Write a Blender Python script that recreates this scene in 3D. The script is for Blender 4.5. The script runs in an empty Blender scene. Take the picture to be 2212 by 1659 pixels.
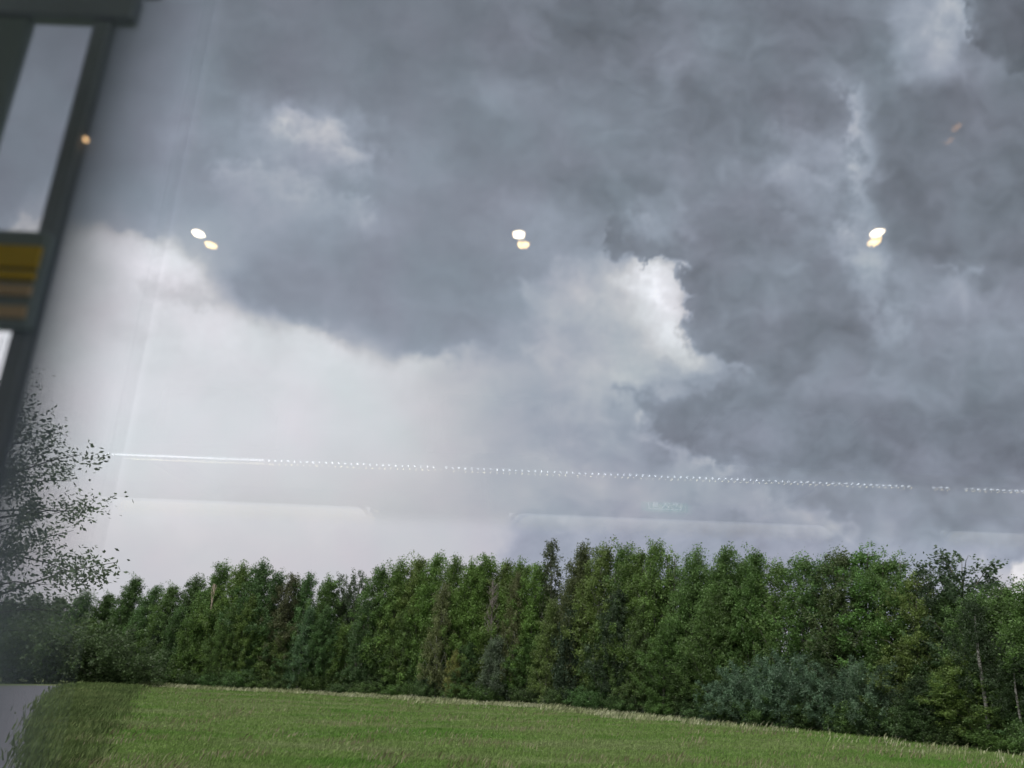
import bpy, math, random
import numpy as np
from mathutils import Matrix, Vector
R = math.radians
sc = bpy.context.scene
col = sc.collection

# ---------- camera ----------
EYE = 3.5
PITCH, ROLL = R(19.5), R(2.3)
cam = bpy.data.cameras.new('camera'); cam.sensor_width = 36.0; cam.lens = 36.0*1737/2212
cam.clip_start = 0.02; cam.clip_end = 6000
cam.dof.use_dof = True; cam.dof.focus_distance = 6.5; cam.dof.aperture_fstop = cam.lens/7.2
co = bpy.data.objects.new('camera', cam); col.objects.link(co)
c_, s_ = math.cos(ROLL), math.sin(ROLL)
vr = Vector((c_, -s_*math.sin(PITCH), s_*math.cos(PITCH)))
vu = Vector((-s_, -c_*math.sin(PITCH), c_*math.cos(PITCH)))
vf = Vector((0, math.cos(PITCH), math.sin(PITCH)))
m = Matrix((vr, vu, -vf)).transposed().to_4x4(); m.translation = (0, 0, EYE)
co.matrix_world = m
sc.camera = co

# ---------- world, sun, exposure ----------
SUN_EL, SUN_AZ = R(60), R(215)          # azimuth clockwise from +Y: behind the train and to the left
w = bpy.data.worlds.new('World'); sc.world = w; w.use_nodes = True
nt = w.node_tree; nt.nodes.clear()
sk = nt.nodes.new('ShaderNodeTexSky'); sk.sky_type = 'NISHITA'; sk.sun_disc = False
sk.sun_elevation = SUN_EL; sk.sun_rotation = SUN_AZ; sk.air_density = 1.0; sk.dust_density = 3.0
hs = nt.nodes.new('ShaderNodeHueSaturation'); hs.inputs['Saturation'].default_value = 0.22
bg = nt.nodes.new('ShaderNodeBackground'); bg.inputs['Strength'].default_value = 0.15
wo = nt.nodes.new('ShaderNodeOutputWorld')
nt.links.new(sk.outputs[0], hs.inputs['Color']); nt.links.new(hs.outputs[0], bg.inputs[0]); nt.links.new(bg.outputs[0], wo.inputs[0])
sl = bpy.data.lights.new('sun', 'SUN'); sl.energy = 1.6; sl.angle = R(16); sl.color = (1, 0.96, 0.9)
so_ = bpy.data.objects.new('sun', sl); col.objects.link(so_)
sd = Vector((math.sin(SUN_AZ)*math.cos(SUN_EL), math.cos(SUN_AZ)*math.cos(SUN_EL), math.sin(SUN_EL)))
so_.rotation_euler = sd.to_track_quat('Z', 'Y').to_euler()
sc.view_settings.view_transform = 'Standard'; sc.view_settings.look = 'None'
sc.view_settings.exposure = 0.0; sc.view_settings.gamma = 1.0; sc.view_settings.use_curve_mapping = False
sc.cycles.transparent_max_bounces = 16; sc.cycles.max_bounces = 6; sc.cycles.diffuse_bounces = 3
sc.cycles.sample_clamp_indirect = 4

# ---------- helpers ----------
def ray(px, py):
    """direction in the world of the photo's point px, py (photo 2212 wide)"""
    x, u = px-1106.0, -(py-829.5)
    X = x*c_ - u*s_; U = x*s_ + u*c_
    return Vector((X, 1737*math.cos(PITCH)-U*math.sin(PITCH), 1737*math.sin(PITCH)+U*math.cos(PITCH)))
def ground(px, py):
    d = ray(px, py); t = -EYE/d.z
    return Vector((d.x*t, d.y*t, 0))
def at_y(px, py, y):
    d = ray(px, py); t = y/d.y
    return Vector((d.x*t, y, EYE+d.z*t))
def tag(o, label=None, cat=None, group=None, kind=None):
    for k, v in (('label', label), ('category', cat), ('group', group), ('kind', kind)):
        if v: o[k] = v
    return o
def empty(name, loc, label, cat, group=None):
    o = bpy.data.objects.new(name, None); col.objects.link(o); o.location = loc; o.empty_display_size = .2
    return tag(o, label, cat, group)
def link(name, me, mats, parent=None, loc=None):
    for mt in (mats if isinstance(mats, (list, tuple)) else [mats]): me.materials.append(mt)
    o = bpy.data.objects.new(name, me); col.objects.link(o)
    if parent: o.parent = parent
    if loc is not None: o.location = loc
    return o
def np_mesh(name, V, F):
    """mesh from arrays; F is n x 3 or n x 4"""
    me = bpy.data.meshes.new(name); V = np.asarray(V, np.float32); F = np.asarray(F, np.int32); k = F.shape[1]
    me.vertices.add(len(V)); me.vertices.foreach_set('co', V.ravel())
    me.loops.add(F.size); me.loops.foreach_set('vertex_index', F.ravel())
    me.polygons.add(len(F)); me.polygons.foreach_set('loop_start', np.arange(0, F.size, k, dtype=np.int32))
    me.update(calc_edges=True); return me
class MB:
    def __init__(s): s.v = []; s.f = []
    def box(s, x0, x1, y0, y1, z0, z1, bev=0.0):
        n = len(s.v)
        if bev <= 0:
            s.v += [(x, y, z) for z in (z0, z1) for y in (y0, y1) for x in (x0, x1)]
            s.f += [tuple(n+i for i in q) for q in ((0,2,3,1),(4,5,7,6),(0,1,5,4),(2,6,7,3),(0,4,6,2),(1,3,7,5))]
            return s
        b = bev
        ring = [(x0+b,y0),(x1-b,y0),(x1,y0+b),(x1,y1-b),(x1-b,y1),(x0+b,y1),(x0,y1-b),(x0,y0+b)]
        cx, cy = (x0+x1)/2, (y0+y1)/2
        def rr(k, z): s.v.extend([(x+(cx-x)*k*2*b/max(x1-x0,1e-6), y+(cy-y)*k*2*b/max(y1-y0,1e-6), z) for x, y in ring])
        rr(1, z0); rr(0, z0+b); rr(0, z1-b); rr(1, z1)
        for r in range(3):
            for i in range(8): s.f.append((n+r*8+i, n+r*8+(i+1)%8, n+r*8+8+(i+1)%8, n+r*8+8+i))
        s.f.append(tuple(n+i for i in reversed(range(8)))); s.f.append(tuple(n+24+i for i in range(8)))
        return s
    def tube(s, pts, rad, seg=8, cap=True):
        n = len(s.v); rad = rad if isinstance(rad, (list, tuple)) else [rad]*len(pts); P = [Vector(p) for p in pts]
        for i, p in enumerate(P):
            d = (P[min(i+1, len(P)-1)]-P[max(i-1, 0)]).normalized()
            a = d.cross(Vector((0, 0, 1)) if abs(d.z) < .9 else Vector((1, 0, 0))).normalized(); b = d.cross(a)
            for k in range(seg):
                t = 2*math.pi*k/seg; s.v.append(tuple(p+(a*math.cos(t)+b*math.sin(t))*rad[i]))
        for i in range(len(P)-1):
            for k in range(seg): s.f.append((n+i*seg+k, n+i*seg+(k+1)%seg, n+(i+1)*seg+(k+1)%seg, n+(i+1)*seg+k))
        if cap:
            s.f.append(tuple(n+k for k in reversed(range(seg)))); s.f.append(tuple(n+(len(P)-1)*seg+k for k in range(seg)))
        return s
    def prism(s, pts, y0, y1):
        n = len(s.v); k = len(pts)
        s.v += [(x, y0, z) for x, z in pts] + [(x, y1, z) for x, z in pts]
        s.f.append(tuple(range(n, n+k))); s.f.append(tuple(reversed(range(n+k, n+2*k))))
        for i in range(k): s.f.append((n+i, n+k+i, n+k+(i+1)%k, n+(i+1)%k))
        return s
    def build(s, name, mat, parent=None, loc=None, smooth=False):
        me = bpy.data.meshes.new(name); me.from_pydata(s.v, [], s.f); me.update()
        if smooth: me.polygons.foreach_set('use_smooth', [True]*len(me.polygons))
        return link(name, me, mat, parent, loc)
def new_mat(name):
    m = bpy.data.materials.new(name); m.use_nodes = True; return m, m.node_tree, m.node_tree.nodes['Principled BSDF']
def simple(name, rgb, rough=.6, metal=0.0, var=.12, scale=6.0, emit=None, strength=0.0):
    m, t, b = new_mat(name)
    b.inputs['Roughness'].default_value = rough; b.inputs['Metallic'].default_value = metal
    tc = t.nodes.new('ShaderNodeTexCoord'); nz = t.nodes.new('ShaderNodeTexNoise'); nz.inputs['Scale'].default_value = scale; nz.inputs['Detail'].default_value = 5
    mx = t.nodes.new('ShaderNodeMix'); mx.data_type = 'RGBA'
    mx.inputs[6].default_value = tuple(c*(1-var) for c in rgb)+(1,); mx.inputs[7].default_value = tuple(min(1, c*(1+var)) for c in rgb)+(1,)
    t.links.new(tc.outputs['Object'], nz.inputs['Vector']); t.links.new(nz.outputs[0], mx.inputs[0]); t.links.new(mx.outputs[2], b.inputs['Base Color'])
    if emit: b.inputs['Emission Color'].default_value = emit+(1,); b.inputs['Emission Strength'].default_value = strength
    return m
# ---------- storm sky: brightness as a function of direction ----------
_rng = np.random.RandomState(7)
_P = _rng.permutation(512); _P = np.concatenate([_P, _P, _P])
_A = _rng.rand(512) * 2 * np.pi; _GX, _GY = np.cos(_A), np.sin(_A)
def pnoise(x, y):
    xi = np.floor(x).astype(np.int64); yi = np.floor(y).astype(np.int64)
    xf = x - xi; yf = y - yi; u = xf*xf*xf*(xf*(xf*6-15)+10); v = yf*yf*yf*(yf*(yf*6-15)+10)
    def g(a, b, dx, dy):
        h = _P[(_P[a & 511] + b) & 511]; return _GX[h]*dx + _GY[h]*dy
    n0 = g(xi, yi, xf, yf)*(1-u) + g(xi+1, yi, xf-1, yf)*u
    n1 = g(xi, yi+1, xf, yf-1)*(1-u) + g(xi+1, yi+1, xf-1, yf-1)*u
    return (n0*(1-v) + n1*v)*1.4
def fbm(x, y, o=5, g=0.5, ridge=False):
    s = np.zeros_like(x); a = 1.0; t = 0.0
    for i in range(o):
        n = pnoise(x*2**i + 17.3*i, y*2**i - 9.1*i)
        if ridge: n = 2*np.abs(n) - 0.6
        s += a*n; t += a; a *= g
    return s/t*1.6
def sstep(a, b, x):
    t = np.clip((x-a)/(b-a), 0, 1); return t*t*(3-2*t)
def poly_sd(px, py, pts):
    """signed distance to a polygon, positive inside"""
    d = np.full(px.shape, 1e9); ins = np.zeros(px.shape, bool); n = len(pts)
    for i in range(n):
        x0, y0 = pts[i]; x1, y1 = pts[(i+1) % n]; ex, ey = x1-x0, y1-y0
        t = np.clip(((px-x0)*ex + (py-y0)*ey)/(ex*ex+ey*ey+1e-9), 0, 1)
        d = np.minimum(d, np.hypot(px-x0-t*ex, py-y0-t*ey))
        if y0 != y1:
            c = ((y0 > py) != (y1 > py)) & (px < (x1-x0)*(py-y0)/(y1-y0)+x0); ins ^= c
    return np.where(ins, d, -d)
def line_d(px, py, pts):
    d = np.full(px.shape, 1e9)
    for (x0, y0), (x1, y1) in zip(pts[:-1], pts[1:]):
        ex, ey = x1-x0, y1-y0
        t = np.clip(((px-x0)*ex + (py-y0)*ey)/(ex*ex+ey*ey), 0, 1)
        d = np.minimum(d, np.hypot(px-x0-t*ex, py-y0-t*ey))
    return d
GX = [-200, 0, 200, 400, 600, 800, 1000, 1200, 1400, 1600, 1800, 2000, 2200, 2400]
GY = [-150, 0, 150, 300, 450, 600, 750, 900, 1050, 1200, 1350]
GRID = [
 [135,135,128,122,120,120,120,122,116,118,122,140,100,100],
 [135,135,128,124,121,121,123,125,118,120,125,146,108,100],
 [140,140,136,133,128,124,124,127,127,124,128,134,122,118],
 [142,142,146,146,148,140,132,133,132,126,134,120,118,116],
 [150,150,158,156,158,150,139,137,132,134,144,122,116,114],
 [170,175,205,190,148,140,142,158,178,130,138,140,130,122],
 [190,195,214,218,200,172,152,164,180,140,136,142,140,138],
 [206,210,220,221,219,210,178,170,160,140,136,132,126,130],
 [200,203,210,210,209,203,186,178,170,162,142,138,150,158],
 [185,188,193,193,192,191,189,170,158,154,152,160,176,190],
 [185,187,190,190,190,190,190,185,180,175,170,175,185,195]]
def bicubic(px, py):
    G = np.array(GRID, float); gx = np.array(GX); gy = np.array(GY)
    fx = np.interp(px, gx, np.arange(len(gx))); fy = np.interp(py, gy, np.arange(len(gy)))
    ix = np.clip(fx.astype(int), 0, len(gx)-2); iy = np.clip(fy.astype(int), 0, len(gy)-2)
    u = fx-ix; v = fy-iy
    def w(t): return [(-t**3+2*t**2-t)/2, (3*t**3-5*t**2+2)/2, (-3*t**3+4*t**2+t)/2, (t**3-t**2)/2]
    def bw(t): return [(1-t)**3/6, (3*t**3-6*t**2+4)/6, (-3*t**3+3*t**2+3*t+1)/6, t**3/6]
    wu, wv = w(u), w(v); bu, bv = bw(u), bw(v); out = np.zeros_like(px)
    for j in range(4):
        for i in range(4):
            c = G[np.clip(iy+j-1, 0, len(gy)-1), np.clip(ix+i-1, 0, len(gx)-1)]
            out += c*(0.5*wu[i]*wv[j]+0.5*bu[i]*bv[j])
    return out
# (polygon, value, edge softness, raggedness in px, noise scale px, opacity)
CLOUDS = [
 ([(60,480),(200,482),(300,512),(380,540),(436,592),(466,650),(560,692),(680,716),(780,748),(860,772),(930,762),(1040,756),(1150,770),(1150,850),(1060,1100),(900,1300),(-200,1300),(-200,640)], 221, 26, 20, 70, .85, 'fade'),
 ([(205,505),(290,520),(380,545),(430,590),(380,620),(250,610),(200,560)], 226, 34, 24, 60, .8),
 ([(300,612),(350,603),(420,618),(475,640),(470,668),(400,654),(330,642)], 192, 18, 14, 34, .7),
 ([(240,690),(330,700),(380,720),(300,745),(240,735)], 203, 30, 8, 50, .6),
 ([(540,230),(620,232),(650,262),(730,250),(785,300),(790,360),(700,365),(630,345),(560,300)], 176, 60, 50, 90, .6),
 ([(470,340),(560,380),(640,390),(760,430),(840,480),(780,500),(640,470),(540,440),(480,400)], 166, 40, 30, 80, .6),
 ([(500,590),(640,560),(900,560),(1060,600),(1060,700),(940,740),(850,755),(700,705),(560,675),(500,640)], 139, 45, 16, 70, .7),
 ([(560,120),(900,100),(1000,180),(820,230),(620,220),(480,200)], 126, 60, 30, 110, .5),
 ([(1090,20),(1150,30),(1200,80),(1160,95),(1100,70)], 143, 26, 16, 50, .6),
 ([(1040,170),(1130,175),(1120,240),(1050,230)], 146, 35, 18, 60, .5),
 ([(860,270),(960,300),(980,400),(900,380)], 150, 40, 20, 60, .4),
 ([(1170,-40),(1420,-40),(1440,60),(1380,90),(1250,100),(1200,70)], 114, 30, 25, 70, .7),
 ([(1480,60),(1700,40),(1760,260),(1640,300),(1500,240)], 124, 60, 30, 90, .6),
 ([(1080,430),(1250,420),(1330,520),(1290,600),(1200,600),(1120,540)], 160, 50, 30, 70, .5),
 ([(1120,590),(1220,555),(1330,548),(1480,555),(1500,740),(1560,800),(1440,800),(1300,760),(1170,710)], 176, 60, 40, 100, .8),
 ([(1230,620),(1300,575),(1380,558),(1480,560),(1500,740),(1545,790),(1470,790),(1380,735),(1280,690)], 198, 50, 30, 80, .85),
 ([(1340,590),(1400,572),(1480,568),(1500,700),(1500,750),(1440,740),(1370,690)], 222, 40, 26, 70, .85),
 ([(1200,690),(1330,700),(1420,760),(1380,850),(1200,800),(1130,740)], 190, 66, 30, 90, .75),
 ([(1290,400),(1330,380),(1400,350),(1480,380),(1560,340),(1700,370),(1770,330),(1840,420),(1860,560),(1850,690),(1760,770),(1680,790),(1600,775),(1538,768),(1491,752),(1462,716),(1482,694),(1496,672),(1474,654),(1492,636),(1466,618),(1462,588),(1484,566),(1420,550),(1387,573),(1366,548),(1332,560),(1304,535),(1312,500),(1330,455)], 130, 11, 16, 40, .9),
 ([(1400,420),(1470,440),(1500,500),(1440,530),(1360,510),(1370,460)], 152, 24, 24, 40, .5),
 ([(1480,580),(1560,600),(1620,700),(1600,780),(1530,760),(1490,720),(1500,650)], 122, 22, 20, 45, .6),
 ([(1570,470),(1660,440),(1700,520),(1640,560)], 124, 30, 24, 50, .5),
 ([(1640,340),(1740,320),(1830,300),(1840,430),(1760,470),(1680,420)], 152, 34, 28, 60, .6),
 ([(1900,210),(2060,160),(2240,200),(2240,560),(2110,580),(2000,556),(1930,540),(1900,440),(1920,330),(1880,280)], 121, 22, 18, 60, .75),
 ([(2000,560),(2100,585),(2090,720),(1980,760),(1920,700),(1930,590)], 152, 26, 18, 60, .6),
 ([(2120,600),(2240,590),(2240,720),(2110,700)], 134, 24, 14, 50, .6),
 ([(1940,-40),(2098,-40),(2080,80),(2060,150),(1980,180),(1920,120)], 166, 34, 18, 60, .8),
 ([(2090,-60),(2260,-60),(2260,160),(2190,150),(2130,112),(2092,92),(2084,40)], 102, 9, 15, 34, .9),
 ([(1360,800),(1450,810),(1560,870),(1520,900),(1400,840)], 166, 20, 16, 40, .7),
 ([(1345,835),(1440,850),(1560,828),(1700,832),(1850,850),(1900,930),(1870,1000),(1760,1030),(1640,1022),(1560,1000),(1520,982),(1470,958),(1425,946),(1396,918),(1400,880),(1360,862)], 135, 15, 26, 56, .88),
 ([(1880,860),(1980,855),(2060,880),(2160,850),(2250,960),(2240,1000),(2100,1060),(1950,1060),(1880,1000)], 124, 26, 20, 70, .7),
 ([(960,950),(1040,940),(1060,975),(1000,1000),(950,990)], 194, 16, 14, 30, .5),
 ([(1180,880),(1260,900),(1240,960),(1170,940)], 178, 22, 18, 40, .5),
 ([(1500,1030),(1600,1048),(1700,1090),(1800,1110),(1830,1180),(1740,1150),(1640,1130),(1540,1090)], 174, 26, 22, 50, .65),
 ([(1110,1140),(1300,1120),(1600,1150),(1780,1150),(1800,1230),(1500,1280),(1150,1260),(1080,1200)], 150, 44, 24, 80, .8),
 ([(1680,1040),(1900,1050),(1960,1120),(1880,1140),(1760,1100)], 138, 24, 14, 50, .6),
 ([(2100,1160),(2150,1146),(2260,1130),(2260,1205),(2150,1215)], 150, 14, 12, 40, .8),
 ([(2185,1215),(2260,1205),(2260,1330),(2180,1330)], 224, 18, 10, 30, .8),
]
# bright seams between clouds: (points, half width, value, opacity)
SEAMS = [
 ([(1845,205),(1856,270),(1862,330),(1850,400),(1868,480),(1872,540),(1890,580)], 26, 178, .85),
 ([(1840,500),(1862,565),(1885,600)], 34, 176, .7),
 ([(1870,620),(1895,660),(1930,712)], 20, 170, .6),
 ([(1700,290),(1757,292),(1800,330)], 34, 160, .6),
 ([(1690,370),(1746,385),(1800,400)], 22, 166, .6),
 ([(2054,20),(2054,60),(2045,110)], 44, 186, .7),
 ([(2060,620),(2095,610),(2105,660)], 34, 162, .6),
 ([(1375,478),(1392,495)], 20, 164, .6),
 ([(609,247),(660,275),(720,300),(770,338)], 28, 192, .55),
 ([(700,262),(735,300)], 20, 190, .5),
 ([(475,372),(540,385),(600,410),(650,424)], 24, 178, .6),
 ([(715,450),(790,478)], 20, 168, .6),
 ([(1690,380),(1740,420),(1790,400),(1860,470)], 26, 158, .5),
 ([(1700,480),(1760,500),(1810,540),(1870,520)], 20, 156, .45),
 ([(1890,600),(1880,680),(1900,730),(1940,700)], 22, 164, .6),
 ([(2010,560),(2090,585),(2105,590)], 10, 168, .6),
 ([(600,262),(640,290),(700,300),(750,330)], 18, 198, .6),
 ([(520,360),(600,380),(690,400),(800,470)], 16, 178, .5),
 ([(1405,610),(1418,635),(1422,655)], 26, 246, .9),
 ([(1440,600),(1452,660),(1440,710),(1480,750)], 18, 226, .6),
 ([(1385,915),(1420,962),(1500,1000),(1570,1020)], 16, 184, .75),
 ([(1490,770),(1560,800),(1620,812)], 12, 172, .4),
 ([(1640,1075),(1720,1105),(1800,1122),(1830,1140)], 14, 186, .35),
 ([(1140,1000),(1230,1010),(1300,1040)], 16, 186, .4),
 ([(1020,100),(1060,120)], 20, 140, .3),
]
def sky_rgb(px, py):
    """sRGB 0..1 of the cloudy sky towards the direction whose gnomonic coordinates are px, py"""
    w1x = fbm(px/260, py/260, 4); w1y = fbm(px/260+40, py/260+7, 4)
    w2x = fbm(px/60+3, py/60, 5, .6); w2y = fbm(px/60+90, py/60+31, 5, .6)
    calm = 1-sstep(0, 1, (py-700)/300)*(1-sstep(900, 1300, px))*0.85      # the lower left is smooth rain haze
    bx = px + 60*w1x + 14*w2x; by = py + 45*w1y + 12*w2y
    L = bicubic(bx, by)
    for k, (pts, val, soft, rag, sc, op, *fl) in enumerate(CLOUDS):
        pts = [(float(a), float(b)) for a, b in pts]
        xs = [p[0] for p in pts]; ys = [p[1] for p in pts]; m = 130
        s = (px > min(xs)-m) & (px < max(xs)+m) & (py > min(ys)-m) & (py < max(ys)+m)
        if not s.any(): continue
        x, y = px[s], py[s]
        nx = fbm(x/sc+k*5.1, y/sc, 5, .58); ny = fbm(x/sc, y/sc+k*7.7, 5, .58)
        d = poly_sd(x+rag*nx*1.5, y+rag*ny*1.5, pts)
        so = soft*(1+0.8*fbm(x/150+k, y/150, 2))
        a = sstep(-so, so, d)*op
        if fl: a = a*(1-sstep(780, 1120, y+30*w1y[s]))*(1-sstep(860, 1150, x+40*w1x[s])*0.9)
        L[s] = L[s]*(1-a) + val*a
    for k, (pts, hw, val, op) in enumerate(SEAMS):
        nx = fbm(px/50+k*3.3, py/50, 4, .6); ny = fbm(px/50, py/50+k*2.7, 4, .6)
        d = line_d(px+34*nx, py+34*ny, pts)
        a = np.exp(-(d/hw)**2)*op*(0.85+0.7*ny)
        L = L*(1-np.clip(a, 0, 1)) + val*np.clip(a, 0, 1)
    # billows: soft lumps and wisps, stronger in the dark clouds on the right
    amp = (0.30 + 0.70*sstep(900, 1450, px))*calm
    s2x = fbm(px/70+3, py/70, 2); s2y = fbm(px/70+90, py/70+31, 2)
    qx = px + 26*w1x + 16*s2x; qy = py + 26*w1y + 16*s2y
    b1 = fbm(qx/230+5, qy/150+2, 5, .55)
    b2 = fbm(qx/95+11, qy/68+2, 5, .55)
    b3 = fbm(qx/120+31, qy/95+22, 5, .6, True)
    L = L + 17*b1*(0.5+0.5*amp)*(0.2+0.8*calm) + 10*b2*amp - 5*b3*amp + 1.5*fbm(px/14, py/14, 3)*calm
    L = np.clip(L, 88, 250)
    t = (L-100)/120
    tint = fbm(px/180+60, py/180, 3)
    warm = sstep(950, 1250, py)*0.8
    cool = 1-sstep(150, 205, L)
    r = L*(0.985-0.040*cool+0.012*tint+0.016*warm); g = L*(0.993+0.005*cool-0.006*warm-.006*tint); b = L*(1.022+0.072*cool-0.020*warm*(1-cool))
    return np.stack([r, g, b], -1)/255.0

# ---------- the sky: a far cloud deck in front of the train, 2.6 km away ----------
def build_sky():
    az = np.radians(np.arange(-58, 58.01, 0.115)); el = np.radians(np.arange(-1.2, 56.01, 0.115))
    A, E = np.meshgrid(az, el); n, k = A.shape[1], A.shape[0]
    X = np.sin(A)*np.cos(E); Y = np.cos(A)*np.cos(E); Z = np.sin(E)
    Yf = Y*math.cos(PITCH)+Z*math.sin(PITCH); U = -Y*math.sin(PITCH)+Z*math.cos(PITCH)
    x = (X*c_+U*s_)/Yf*1737+1106; u = (-X*s_+U*c_)/Yf*1737
    px = np.clip(x, -900, 3100).ravel(); py = np.clip(829.5-u, -900, 2000).ravel()
    rgb = np.clip(sky_rgb(px, py), 0, 1)
    lin = np.where(rgb < .04045, rgb/12.92, ((rgb+.055)/1.055)**2.4)
    V = np.stack([X.ravel(), Y.ravel(), Z.ravel()], 1)*2600
    i = (np.arange(k-1)[:, None]*n+np.arange(n-1)[None]).ravel()
    me = np_mesh('sky', V, np.stack([i, i+1, i+1+n, i+n], 1))
    me.polygons.foreach_set('use_smooth', [True]*len(me.polygons))
    ca = me.color_attributes.new('cloud', 'FLOAT_COLOR', 'POINT')
    ca.data.foreach_set('color', np.concatenate([lin, np.ones((len(lin), 1))], 1).astype(np.float32).ravel())
    m = bpy.data.materials.new('sky_clouds'); m.use_nodes = True; t = m.node_tree; t.nodes.clear()
    at = t.nodes.new('ShaderNodeAttribute'); at.attribute_name = 'cloud'
    em = t.nodes.new('ShaderNodeEmission'); em.inputs['Strength'].default_value = 1.14; o = t.nodes.new('ShaderNodeOutputMaterial')
    t.links.new(at.outputs['Color'], em.inputs['Color']); t.links.new(em.outputs[0], o.inputs[0])
    m.cycles.emission_sampling = 'NONE'
    tag(link('sky', me, m), 'grey storm clouds with bright gaps over the trees', kind='structure')
build_sky()

# ---------- ground ----------
TREELINE = [(-900,1440),(-300,1448),(0,1462),(200,1470),(500,1488),(700,1497),(900,1508),(1100,1521),(1300,1537),(1500,1554),(1700,1572),(1900,1591),(2100,1614),(2212,1629),(2330,1645),(2500,1668)]
def base_y(px): return float(np.interp(px, [a for a, b in TREELINE], [b for a, b in TREELINE]))
TLW = np.array([[*ground(a, b).xy] for a, b in TREELINE])
def tl_dist(x, y):
    """metres in front of the treeline"""
    d = np.full(np.shape(x), 1e9)
    for (x0, y0), (x1, y1) in zip(TLW[:-1], TLW[1:]):
        ex, ey = x1-x0, y1-y0; t = np.clip(((x-x0)*ex+(y-y0)*ey)/(ex*ex+ey*ey), 0, 1)
        d = np.minimum(d, np.hypot(x-x0-t*ex, y-y0-t*ey))
    return d
def gz(x, y):
    x = np.asarray(x, float); y = np.asarray(y, float)
    z = 0.10*fbm(x/16, y/16, 3)*np.clip((y-8)/10, 0, 1)*np.clip((170-y)/40, 0, 1)
    return z + 1.0*(1-sstep(3.0, 6.5, np.abs(y-0.0)))
xs = np.concatenate([[-3000,-900,-300], np.arange(-120, 100, 1.0), [180,300,900,3000]])
ys = np.concatenate([[-3000,-600,-100,-20], np.arange(-8, 130, 1.0), [200,500,1200,3000]])
Xg, Yg = np.meshgrid(xs, ys); n = len(xs)
i = (np.arange(len(ys)-1)[:, None]*n+np.arange(n-1)[None]).ravel()
me = np_mesh('ground', np.stack([Xg.ravel(), Yg.ravel(), gz(Xg, Yg).ravel()], 1), np.stack([i, i+1, i+1+n, i+n], 1))
me.polygons.foreach_set('use_smooth', [True]*len(me.polygons))
gm, t, b = new_mat('meadow_soil'); b.inputs['Roughness'].default_value = .95; b.inputs['Specular IOR Level'].default_value = .1
tc = t.nodes.new('ShaderNodeTexCoord'); n1 = t.nodes.new('ShaderNodeTexNoise'); n1.inputs['Scale'].default_value = .22; n1.inputs['Detail'].default_value = 8
cr = t.nodes.new('ShaderNodeValToRGB'); cr.color_ramp.elements[0].position = .35; cr.color_ramp.elements[0].color = (.09,.125,.045,1)
cr.color_ramp.elements[1].position = .68; cr.color_ramp.elements[1].color = (.15,.175,.08,1)
t.links.new(tc.outputs['Object'], n1.inputs['Vector']); t.links.new(n1.outputs[0], cr.inputs[0]); t.links.new(cr.outputs[0], b.inputs['Base Color'])
tag(link('ground', me, gm), 'green meadow floor', kind='structure')

# gravel road at the lower left
def on_ground(pts, lift=.03, sub=1):
    return [Vector((p.x, p.y, float(gz(p.x, p.y))+lift)) for p in pts]
# right edge winds away; left edge far off frame
re = [ground(a, b) for a, b in [(70,1800),(74,1659),(76,1600),(80,1560),(90,1530),(112,1500),(140,1484)]]
le = [ground(a, b) for a, b in [(-900,1800),(-900,1659),(-900,1600),(-900,1560),(-900,1530),(-900,1500),(-900,1482)]]
v = []; f = []; K = 14
for r_, l_ in zip(re, le):
    for q in range(K+1):
        p = r_.lerp(l_, q/K); v.append((p.x, p.y, float(gz(p.x, p.y))+.03))
# resample along length so that it follows the ground
V = np.array(v).reshape(len(re), K+1, 3); tt = np.linspace(0, len(re)-1, 60)
W = np.stack([np.stack([np.interp(tt, np.arange(len(re)), V[:, q, c]) for c in range(3)], 1) for q in range(K+1)], 1)
W[..., 2] = gz(W[..., 0], W[..., 1])+.04
i = (np.arange(59)[:, None]*(K+1)+np.arange(K)[None]).ravel()
me = np_mesh('road', W.reshape(-1, 3), np.stack([i, i+K+1, i+K+2, i+1], 1))
rm = simple('road_gravel', (.10,.10,.118), .9, 0, .18, 1.3)
tag(link('road', me, rm), 'pale grey road at the lower left', kind='structure')

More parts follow.
